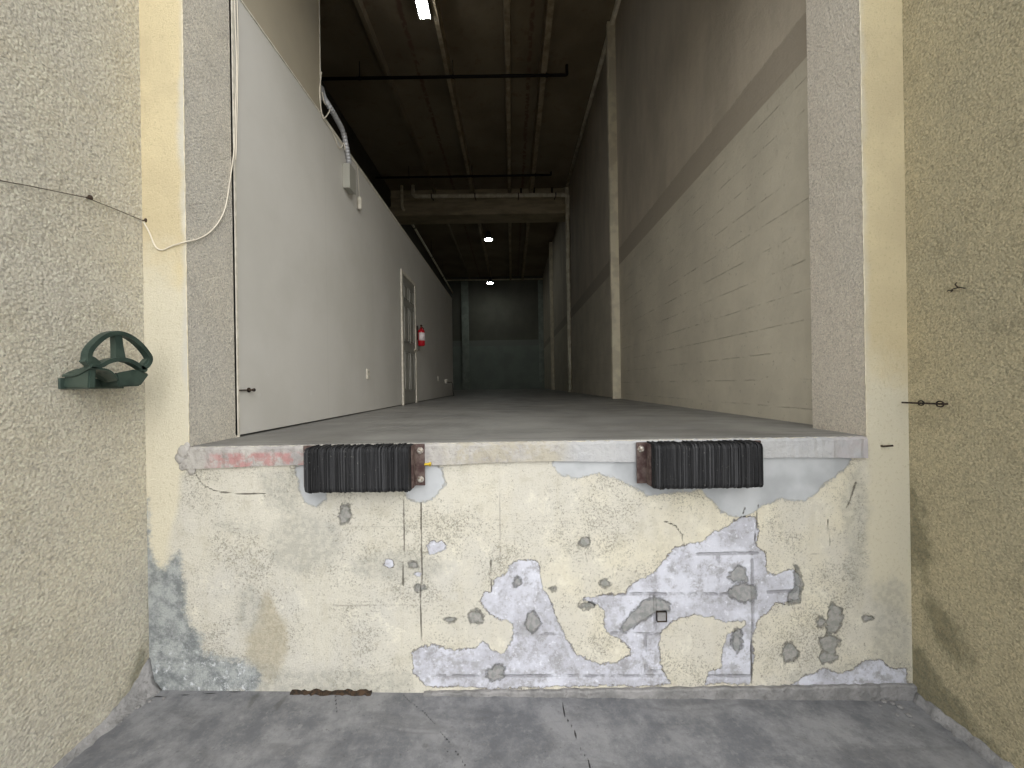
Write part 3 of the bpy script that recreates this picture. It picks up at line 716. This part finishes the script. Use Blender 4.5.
# ------------------------------------------------------------------ wires and cables
n = NT('white_cable'); M_cable = n.done(C(214, 206, 190), .5)
n = NT('old_wire'); M_wire = n.done(C(88, 80, 68), .7)
n = NT('black_iron'); M_iron = n.done(n.mix(n.step(n.noise(60, 3), .4, .6), C(34, 30, 27), C(70, 58, 48)), .7, metal=.3)
e = .006
J = XJL+e; Ff = YF-e
pts = [onX(234, -40, J), onX(235, 20, J), onX(236.5, 60, J), onX(235.5, 110, J), onX(234, 150, J), onX(230, 180, J), onX(226, 205, J), onX(220, 220, J), onX(210, 232, J), onX(198, 239, J), Vector((J, Ff, onX(184, 241, J).z)), onY(172, 246, Ff), onY(162, 250, Ff), onY(155, 246, Ff), onY(149, 232, Ff), onX(143.5, 222, XPL+.008)]
bm = bmesh.new(); tube(bm, smooth_path(pts, 5), .0036, 7)
tag(link_bm('coaxial_cable', bm, M_cable, loc=pts[9], smooth=True), 'white cable hanging down the left jamb and looping across the cream pier to a nail', 'cable')
bm = bmesh.new(); q = [onX(236.5, -20, J+.006), onX(238, 40, J+.006), onX(237.5, 90, J+.006), onX(236, 160, J+.004)]
tube(bm, smooth_path(q, 6), .003, 6); tag(link_bm('telephone_cable', bm, M_cable, loc=q[1], smooth=True), 'short thin white cable running straight down beside the looping one at the jamb edge', 'cable')
w0 = [onX(-25, 176, XPL+.012), onX(30, 186, XPL+.012), onX(86, 197.5, XPL+.014), onX(115, 209, XPL+.012), onX(142.5, 220.5, XPL+.014)]
bm = bmesh.new(); tube(bm, w0, .0022, 6); tag(link_bm('wire', bm, M_wire, loc=w0[2]), 'thin dark wire stretched across the left stucco wall between nails', 'wire')
for (x, y, lab) in ((86, 197.5, 'small black nail holding the thin wire mid-span on the left wall'), (142.5, 220.5, 'small black nail at the wall corner where the white cable meets the thin wire')):
    p = onX(x, y, XPL); bm = bmesh.new(); lathe(bm, [(.004, -.01), (.004, .018), (.011, .018), (.011, .022), (.004, .025)], (XPL, p.y, p.z), 'X', 10)
    tag(link_bm('nail', bm, M_iron, loc=p), lab, 'nail')

# conduit, junction box and hanging switch at the head of the partition
n = NT('grey_box_paint'); M_gbox = n.done(C(158, 156, 146), .5)
n = NT('flexible_conduit_metal'); X, Y, Z = n.sep(); M_flex = n.done(C(176, 176, 178), .45, metal=.3)
yb_ = onX(347, 176, XL).y; pb = onX(342.5, 163, XL+.05); pb2 = onX(352, 188, XL)
zt_, zb2 = onX(347, 164, XL+.04).z, onX(347, 188, XL+.04).z
jb = thing('junction_box', 'grey electrical junction box high on the white partition below the flexible conduit', 'junction box', (XL, yb_, zb2)); Lr = jb.location
ya_ = onX(342.5, 176, XL).y
link_bm('box_body', bbox((XL, ya_, zb2), (XL+.07, ya_+.15, zt_), .006), M_gbox, jb, Lr)
link_bm('box_cover', bbox((XL+.07, ya_-.005, zb2-.005), (XL+.076, ya_+.155, zt_+.005), .002), M_gbox, jb, Lr)
cb = bmesh.new(); cyl(cb, (XL+.025, yb_, zt_-.002), (XL+.025, yb_, zt_+.05), .022, 14); cyl(cb, (XL+.025, yb_, zt_+.03), (XL+.025, yb_, zt_+.038), .028, 14)
link_bm('connector', cb, M_nickel, jb, Lr, smooth=True)
fx = smooth_path([(XL+.025, yb_, zt_+.045), onX(347, 150, XL+.03), onX(343, 132, XL+.03), onX(336, 118, XL+.03), onX(329, 106, XL+.02), onX(324, 98, XL-.03), onX(321, 88, XL-.10)], 10)
bm = bmesh.new(); rad = [.024+(.0035 if i % 2 else -.001) for i in range(len(fx))]
tube(bm, fx, rad, 12); tag(link_bm('flexible_conduit', bm, M_flex, loc=fx[0]), 'grey corrugated flexible conduit curving up from the junction box over the partition', 'conduit')
bm = bmesh.new(); q = smooth_path([onX(321.5, 72, XL+.012), onX(319.5, 90, XL+.012), onX(320.5, 105, XL+.012), onX(323.5, 118, XL+.012), onX(329, 112, XL+.03), onX(330.5, 104, XL+.02), onX(325, 104, XL+.01), onX(322, 92, XL+.01)], 8); tube(bm, q, .0045, 7)
tag(link_bm('loose_cable', bm, M_cable, loc=q[0], smooth=True), 'white cable looped at the end of the tall wall panel beside the flexible conduit', 'cable')
bm = bmesh.new(); q = smooth_path([onX(323, 118, XL+.012), onX(333, 133, XL+.012), onX(338, 146, XL+.014), onX(341, 148, XL+.014), onX(344, 143, XL+.02), onX(345, 150, XL+.03)], 6); tube(bm, q, .0045, 7)
tag(link_bm('supply_cable', bm, M_cable, loc=q[0], smooth=True), 'white cable following the partition top edge down to the conduit connector', 'cable')
p = onX(359.5, 203, XL+.03); pr = thing('pendant_switch', 'small cream pull switch hanging on a cord beside the grey junction box', 'switch', (p.x, p.y, p.z))
bm = bmesh.new(); lathe(bm, [(.012, -.07), (.024, -.06), (.026, .05), (.02, .062), (.006, .066)], p, 'Z', 14); link_bm('switch_body', bm, M_trim, pr, p, smooth=True)
bm = bmesh.new(); t0 = onX(357.5, 166, XL+.012); tube(bm, [t0, Vector((p.x-.004, p.y-.01, (t0.z+p.z)/2)), p+Vector((0, 0, .06))], .003, 6); link_bm('cord', bm, M_cable, pr, p)
# conduit along the top of the partition
bm = bmesh.new(); tube(bm, [(XL-.03, yb_+.06, ZP+.03), (XL-.03, YP-.2, ZP+.03)], .016, 8); struct(link_bm('trim_11', bm, M_trim))

# outlets
def outlet(px, py, label, boxed=False):
    p = onX(px, py, XL); r = thing('wall_outlet', label, 'outlet', p)
    h = .058
    if boxed: link_bm('outlet_box', bbox((XL, p.y-.045, p.z-.05), (XL+.05, p.y+.045, p.z+.05), .004), M_trim, r, p)
    x = XL+(.05 if boxed else 0)
    link_bm('cover_plate', bbox((x, p.y-.042, p.z-h), (x+.014, p.y+.042, p.z+h), .004), M_trim, r, p)
    for s in (-1, 1):
        bm = bmesh.new(); lathe(bm, [(.014, 0), (.014, .004), (.010, .005)], (x+.012, p.y, p.z+s*.024), 'X', 12); link_bm('socket', bm, M_gbox, r, p)
outlet(367.5, 374, 'white wall outlet on the partition in front of the door')
outlet(438, 378.5, 'white wall outlet just beyond the door, flush with the partition')
outlet(445, 381.5, 'boxed white outlet farthest along the partition, with black cord', True)
p = onX(446, 382, XL+.06); bm = bmesh.new(); tube(bm, smooth_path([p, p+Vector((.05, .1, -.01)), p+Vector((.10, .35, -.03)), p+Vector((.05, .8, (ZD+.012-p.z)*.7)), p+Vector((.03, 1.05, ZD+.009-p.z)), p+Vector((.0, 1.2, ZD+.009-p.z))], 6), .008, 7)
tag(link_bm('power_cord', bm, M_iron, loc=p, smooth=True), 'black power cord running from the boxed outlet toward the back', 'cord')
# black stud low on the partition
p = onX(248.5, 390, XL); bm = bmesh.new(); lathe(bm, [(.016, 0), (.016, .006), (.007, .006), (.007, .03), (.011, .03), (.011, .04)], (XL, p.y, p.z), 'X', 10)
box(bm, (XL+.006, p.y-.02, p.z-.004), (XL+.014, p.y-.1, p.z+.004))
tag(link_bm('wall_latch', bm, M_iron, loc=p), 'small black metal latch stub near the front end of the partition', 'latch')

# ------------------------------------------------------------------ fire extinguisher
n = NT('extinguisher_red'); M_red = n.done(C(176, 16, 32), .3, spec=.5)
n = NT('label_paper'); M_lab = n.done(C(225, 214, 214), .6)
p = onX(421.5, 346, XL+.09); h = onX(421.5, 325, XL+.09).z-p.z
ex = thing('fire_extinguisher', 'red fire extinguisher hung on the partition beyond the door', 'fire extinguisher', (XL+.09, p.y, p.z)); Lr = ex.location; c = (XL+.09, p.y, p.z)
r0 = .062
bm = bmesh.new(); lathe(bm, [(r0*.8, 0), (r0, .015), (r0, h*.66), (r0*.85, h*.74), (r0*.45, h*.80), (r0*.3, h*.82), (r0*.3, h*.86)], c, 'Z', 24); link_bm('cylinder', bm, M_red, ex, Lr, smooth=True)
bm = bmesh.new()
for k in range(9):
    pass
ring0, ring1 = [], []
for k in range(11):
    a = math.radians(-120+k*15); u = Vector((math.cos(a), math.sin(a), 0))*(r0+.0015)
    ring0.append(bm.verts.new(Vector(c)+u+Vector((0, 0, h*.25)))); ring1.append(bm.verts.new(Vector(c)+u+Vector((0, 0, h*.62))))
for k in range(10): bm.faces.new([ring0[k], ring0[k+1], ring1[k+1], ring1[k]])
q = link_bm('label_sticker', bm, M_lab, ex, Lr, smooth=True); sm = q.modifiers.new('s', 'SOLIDIFY'); sm.thickness = .001
bm = bmesh.new(); cyl(bm, (c[0], c[1], c[2]+h*.86), (c[0], c[1], c[2]+h*.92), .018, 12); cyl(bm, (c[0], c[1]-.02, c[2]+h*.89), (c[0]+.03, c[1]-.045, c[2]+h*.89), .012, 10); link_bm('valve', bm, M_nickel, ex, Lr)
bm = bmesh.new(); box(bm, (c[0]-.012, c[1]-.02, c[2]+h*.92), (c[0]+.012, c[1]+.09, c[2]+h*.95)); box(bm, (c[0]-.01, c[1]-.02, c[2]+h*.97), (c[0]+.01, c[1]+.08, c[2]+h*1.0)); box(bm, (c[0]-.01, c[1]-.022, c[2]+h*.9), (c[0]+.01, c[1]-.012, c[2]+h*1.0)); link_bm('lever', bm, M_iron, ex, Lr)
bm = bmesh.new(); tube(bm, smooth_path([(c[0], c[1]+.02, c[2]+h*.9), (c[0]+.02, c[1]+.07, c[2]+h*.84), (c[0]+.02, c[1]+.075, c[2]+h*.6), (c[0]+.015, c[1]+.07, c[2]+h*.35)], 6), .009, 8); link_bm('hose', bm, M_iron, ex, Lr, smooth=True)
bm = bmesh.new(); box(bm, (XL, c[1]-.02, c[2]+h*.3), (XL+.03, c[1]+.02, c[2]+h*.95)); link_bm('bracket', bm, M_iron, ex, Lr)

# ------------------------------------------------------------------ pipes
n = NT('pipe_paint'); M_pipe = n.done(n.mix(n.step(n.noise(8, 4), .4, .6), C(246, 238, 216), C(226, 216, 192)), .55)
n = NT('sprinkler_iron'); M_spr = n.done(C(28, 22, 18), .75)
def sprinkler(yrow, xr, label, riser):
    z = ZC-DEP-.06; d = ray(xr, yrow); t = (z-CZ)/d.z; y = d.y*t; xe_ = d.x*t
    root = thing('sprinkler_pipe', label, 'pipe', ((XO+xe_)/2, y, z)); Lr = root.location
    bm = bmesh.new(); tube(bm, corner_path([(XO, y, z), (xe_, y, z), (xe_, y, z+riser)], .04), .03, 10); link_bm('pipe_run', bm, M_spr, root, Lr, smooth=True)
    for i in range(3):
        xx = XO+1.0+i*1.9; bm = bmesh.new(); cyl(bm, (xx, y, z), (xx, y, ZC+.005), .008, 8); cyl(bm, (xx-.02, y, z), (xx+.02, y, z), .038, 12); link_bm('hanger', bm, M_spr, root, Lr)
sprinkler(75, 567, 'dark sprinkler pipe crossing the ceiling nearest the opening', .2)
sprinkler(175, 551, 'dark sprinkler pipe crossing the ceiling just before the concrete beam', .1)
def P(px, py, y): return onY(px, py, y)
yp = YB-.32
pts = [P(413, 168, yp), P(413, 190, yp), P(568, 195.5, yp), P(568, 209, yp), P(573.5, 218, yp), Vector((P(573.5, 218, yp).x, yp, ZD+.0))]
pts[3].x = pts[2].x; pts[-2].x = min(pts[-2].x, XR-.07); pts[-1].x = pts[-2].x
pts[1].z = 7.835; pts[2].z = 7.80; pts[0].z = ZC-.01; pts[0].x = pts[1].x
root = thing('drain_pipe', 'cream painted drain pipe along the concrete beam and down the right wall', 'pipe', pts[-1]); Lr = root.location
bm = bmesh.new(); tube(bm, corner_path(pts, .12), .065, 14); link_bm('pipe_run', bm, M_pipe, root, Lr, smooth=True)
for fx_ in (.12, .4, .68, .92):
    q = pts[1].lerp(pts[2], fx_); bm = bmesh.new(); cyl(bm, (q.x-.015, q.y, q.z), (q.x+.015, q.y, q.z), .076, 12); box(bm, (q.x-.012, q.y, q.z-.01), (q.x+.012, YB+.0, q.z+.01)); link_bm('pipe_clamp', bm, M_hang, root, Lr)
a = P(402, 172, yp); b = P(402, 207, yp); z_ = b.z
pts = [Vector((b.x, yp, ZC-.01)), Vector((b.x, yp, z_)), Vector((b.x-.0, YE-.05, z_-.25))]
root = thing('vent_pipe', 'cream pipe dropping from the roof left of the beam and running to the back wall', 'pipe', pts[1]); Lr = root.location
bm = bmesh.new(); tube(bm, corner_path(pts, .15), .05, 14); link_bm('pipe_run', bm, M_pipe, root, Lr, smooth=True)
for yy in (14.8, 18, 21):
    bm = bmesh.new(); zc = z_-.25*(yy-yp)/(YE-yp); cyl(bm, (b.x, yy-.02, zc), (b.x, yy+.02, zc), .06, 12); cyl(bm, (b.x, yy, zc+.04), (b.x, yy, ZC), .008, 6); link_bm('pipe_hanger', bm, M_hang, root, Lr)
# pipe in the angle of roof and right wall, ending at the beam
bm = bmesh.new(); x_ = XR-.055; tube(bm, [(x_, YJ+.05, ZC-.06), (x_, YB+.0, ZC-.06)], .045, 12)
tag(link_bm('wall_head_pipe', bm, M_pipe, loc=(x_, 8, ZC-.06), smooth=True), 'straight painted pipe running along the angle of ceiling and right block wall', 'pipe')
bm = bbox((XR-.16, YB-.06, ZC-.75), (XR-.01, YB+.02, ZC-.02), .01); struct(link_bm('ceiling_bracket', bm, M_beam))

# ------------------------------------------------------------------ ceiling lights
def emis(name, col, s):
    n = NT(name); return n.done((0.8, .8, .8), .5, emit=col, estr=s)
M_glow = emis('led_glow', (.93, 1, .95), 40); M_glow2 = emis('led_flood_glow', (.93, .97, 1), 60)
n = NT('lamp_housing'); M_house = n.done(C(90, 88, 84), .5, metal=.4)
def round_lamp(px, py, z, label):
    p = onZ(px, py, z); root = thing('ceiling_light', label, 'ceiling light', (p.x, p.y, p.z), None); Lr = root.location
    bm = bmesh.new(); lathe(bm, [(.05, .34), (.09, .30), (.11, .12), (.16, .07), (.20, .02), (.20, 0), (.18, 0)], p, 'Z', 28); link_bm('housing', bm, M_house, root, Lr, smooth=True)
    bm = bmesh.new(); lathe(bm, [(.17, .004), (.17, -.012), (.12, -.028), (.04, -.034)], p, 'Z', 28); link_bm('diffuser', bm, M_glow, root, Lr, smooth=True)
    bm = bmesh.new(); cyl(bm, (p.x, p.y, p.z+.33), (p.x, p.y, ZC+.01), .012, 8); link_bm('hanging_rod', bm, M_house, root, Lr)
round_lamp(488.5, 239.5, 7.85, 'round high-bay ceiling light, the nearer and higher of the two beyond the beam')
round_lamp(490, 283, 7.3, 'round high-bay ceiling light hanging close to the back wall')
zz = 7.82
c4 = [onZ(x, y, zz) for x, y in ((415,3.5),(423.5,1.5),(431,15.5),(420.5,18.5))]
ctr = sum(c4, Vector())/4
root = thing('flood_light', 'rectangular bright white flood light under the ceiling near the opening', 'flood light', ctr); Lr = root.location
x0 = min(v.x for v in c4)+.02; x1 = max(v.x for v in c4)-.02; y0 = min(v.y for v in c4); y1 = max(v.y for v in c4)
link_bm('diffuser', bbox((x0, y0, zz-.004), (x1, y1, zz+.01), .004), M_glow2, root, Lr)
link_bm('housing', bbox((x0-.012, y0-.012, zz+.011), (x1+.012, y1+.012, zz+.07), .008), M_house, root, Lr)
bm = bmesh.new(); box(bm, (x0+.01, ctr.y-.015, zz+.06), (x0+.02, ctr.y+.015, ZC+.004)); box(bm, (x1-.02, ctr.y-.015, zz+.06), (x1-.01, ctr.y+.015, ZC+.004)); link_bm('mounting_bracket', bm, M_house, root, Lr)

# ------------------------------------------------------------------ small things on the walls
# eye bolt bar on right pit wall
a = onX(902, 402.5, XPR-.055); b = onX(943, 404, XPR-.018)
if a.y > YF-.01: a.y = YF-.02
root = thing('eye_bolt', 'rusty iron rod with two wire eyes sticking out of the right stucco wall', 'eye bolt', b); Lr = root.location
bm = bmesh.new(); tube(bm, [a, a.lerp(b, .5), b, Vector((XPR+.01, b.y-.005, b.z))], .0045, 8); link_bm('rod', bm, M_iron, root, Lr)
for (x, y, rx) in ((921, 403, .011), (940, 404, .013)):
    p = onX(x, y, XPR-.03); bm = bmesh.new(); pts = [p+Vector((0, math.cos(t)*rx*1.3, math.sin(t)*rx)) for t in [2*math.pi*k/16 for k in range(17)]]
    tube(bm, pts, .0035, 6); link_bm('wire_eye', bm, M_iron, root, Lr)
a = onF(881, 446); bm = bmesh.new(); tube(bm, [a+Vector((0, .01, 0)), a+Vector((.003, -.012, 0)), a+Vector((.035, -.03, .006))], .005, 8)
tag(link_bm('bent_bolt', bm, M_iron, loc=a), 'short bent iron bolt in the cream pier right of the slab end', 'bolt')
p = onX(958, 289, XPR-.006); bm = bmesh.new()
for dy, dz, ey, ez in ((-.03, -.004, .0, .006), (0, .006, .03, -.008), (0, .006, .006, .03), (.02, -.004, .045, .0)):
    tube(bm, [p+Vector((0, dy, dz)), p+Vector((-.01, (dy+ey)/2, (dz+ez)/2+.004)), p+Vector((0, ey, ez))], .0025, 5)
tag(link_bm('dry_twig', bm, M_iron, loc=p), 'small dark dry twig caught on the upper right stucco wall', 'twig')
# square conduit stub cover low in the peeled patch
p = onF(661, 615.5); s_ = .026; bm = bmesh.new()
for a, b in (((-s_, -s_), (s_, -s_+.005)), ((s_-.005, -s_), (s_, s_)), ((-s_, s_-.0012), (s_, s_)), ((-s_, -s_), (-s_+.0012, s_))):
    box(bm, (p.x+a[0], YF-.016, p.z+a[1]), (p.x+b[0], YF+.004, p.z+b[1]))
cov = thing('square_pipe_stub', 'small square steel tube end standing out of the grey peeled paint patch', 'tube', p)
link_bm('tube_rim', bm, M_iron, cov, p); bm = bmesh.new(); box(bm, (p.x-s_+.003, YF-.012, p.z-s_+.005), (p.x+s_-.005, YF+.002, p.z+s_-.003)); q = link_bm('mortar_fill', bm, M_foot, cov, p)
# rusted steel strip left at the foot of the dock face
a = onF(292, 687.5); b = onF(372, 686.5); bm = bmesh.new(); rr = random.Random(11); rows = []
for i in range(27):
    x = a.x+(b.x-a.x)*i/26; zb3 = floor_z(x)-.004; zt3 = floor_z(x)+.011+rr.uniform(-.007, .008)*(1 if 1 < i < 25 else .2); yf = YF-.02+rr.uniform(-.006, .006)
    rows.append([bm.verts.new(q) for q in ((x, YF+.005, zt3), (x, yf, zt3-.003), (x, yf-.004, zb3), (x, YF+.005, zb3))])
for r1, r2 in zip(rows, rows[1:]):
    for j in range(4): bm.faces.new([r1[j], r1[(j+1) % 4], r2[(j+1) % 4], r2[j]])
bm.faces.new(rows[0]); bm.faces.new(rows[-1][::-1])
n = NT('deep_rust'); M_deep = n.done(n.mix(n.step(n.noise(40, 5, .7), .4, .6), C(44, 38, 32), C(74, 58, 44)), .9, n.bump(n.noise(60), .006))
tag(link_bm('rusted_strip', bm, M_deep, loc=(a+b)/2), 'corroded rusty steel strip lying along the foot of the dock face', 'metal strip')
# mortar fillet along left wall foot
bm = bmesh.new(); rr = random.Random(5); rows = []
pA = [(onX(148-80*t, 690+75*t, XPL).y if False else YF-.0-(YF-1.45)*t) for t in [i/30 for i in range(31)]]
for i, y in enumerate(pA):
    t = i/30; w = (.045*(1-t)**2+.020)*rr.uniform(.75, 1.15); hgt = (.15*(1-t)**4+.022)*rr.uniform(.85, 1.1); z0 = floor_z(XPL)
    rows.append([bm.verts.new(q) for q in ((XPL-.01, y, z0-.01), (XPL-.01, y, z0+hgt), (XPL+.006, y, z0+hgt*.92), (XPL+w*.4, y, z0+hgt*.25), (XPL+w, y, z0+.002), (XPL+w, y, z0-.01))])
for r1, r2 in zip(rows, rows[1:]):
    for j in range(6): bm.faces.new([r1[j], r1[(j+1) % 6], r2[(j+1) % 6], r2[j]])
bm.faces.new(rows[0]); bm.faces.new(rows[-1][::-1])
struct(link_bm('trim_12', bm, M_foot, smooth=True))
# the same, thinner, along the right wall foot
bm = bmesh.new(); rows = []
for i in range(31):
    y = YF-.02-(YF-1.4)*i/30; w = .035*rr.uniform(.6, 1.2); hgt = .05*rr.uniform(.8, 1.1); z0 = floor_z(XPR)
    rows.append([bm.verts.new(q) for q in ((XPR+.01, y, z0-.01), (XPR+.01, y, z0+hgt), (XPR-.008, y, z0+hgt*.9), (XPR-w, y, z0+.004), (XPR-w, y, z0-.01))])
for r1, r2 in zip(rows, rows[1:]):
    for j in range(5): bm.faces.new([r1[j], r1[(j+1) % 5], r2[(j+1) % 5], r2[j]])
bm.faces.new(rows[0]); bm.faces.new(rows[-1][::-1])
struct(link_bm('trim_13', bm, M_foot, smooth=True))
# crumbs of concrete in the right corner
def stone(px, py, r, label, group):
    p = onG(px, py); bm = bmesh.new(); mm = bmesh.ops.create_icosphere(bm, subdivisions=2, radius=r)
    for v in mm['verts']: v.co = Vector((v.co.x*rr.uniform(.8, 1.2), v.co.y*rr.uniform(.8, 1.2), v.co.z*.6*rr.uniform(.8, 1.1)))
    o = link_bm('concrete_crumb', bm, M_foot); o.location = (p.x, p.y, p.z+r*.45); tag(o, label, 'rubble', group)
for x, y, r in ((872, 700, .010), (884, 702, .013), (893, 704, .011), (900, 708, .014), (897, 716, .009), (880, 706, .008), (909, 716, .012), (912, 726, .009)):
    stone(x, y, r, 'small crumb of broken concrete on the ground in the right corner', 'concrete crumbs in the right corner')
for x, y, r in ((127, 716, .008), (138, 708, .012), (150, 702, .010), (164, 699, .009), (121, 722, .007)):
    stone(x, y, r, 'small crumb of broken concrete on the ground in the left corner', 'concrete crumbs in the left corner')
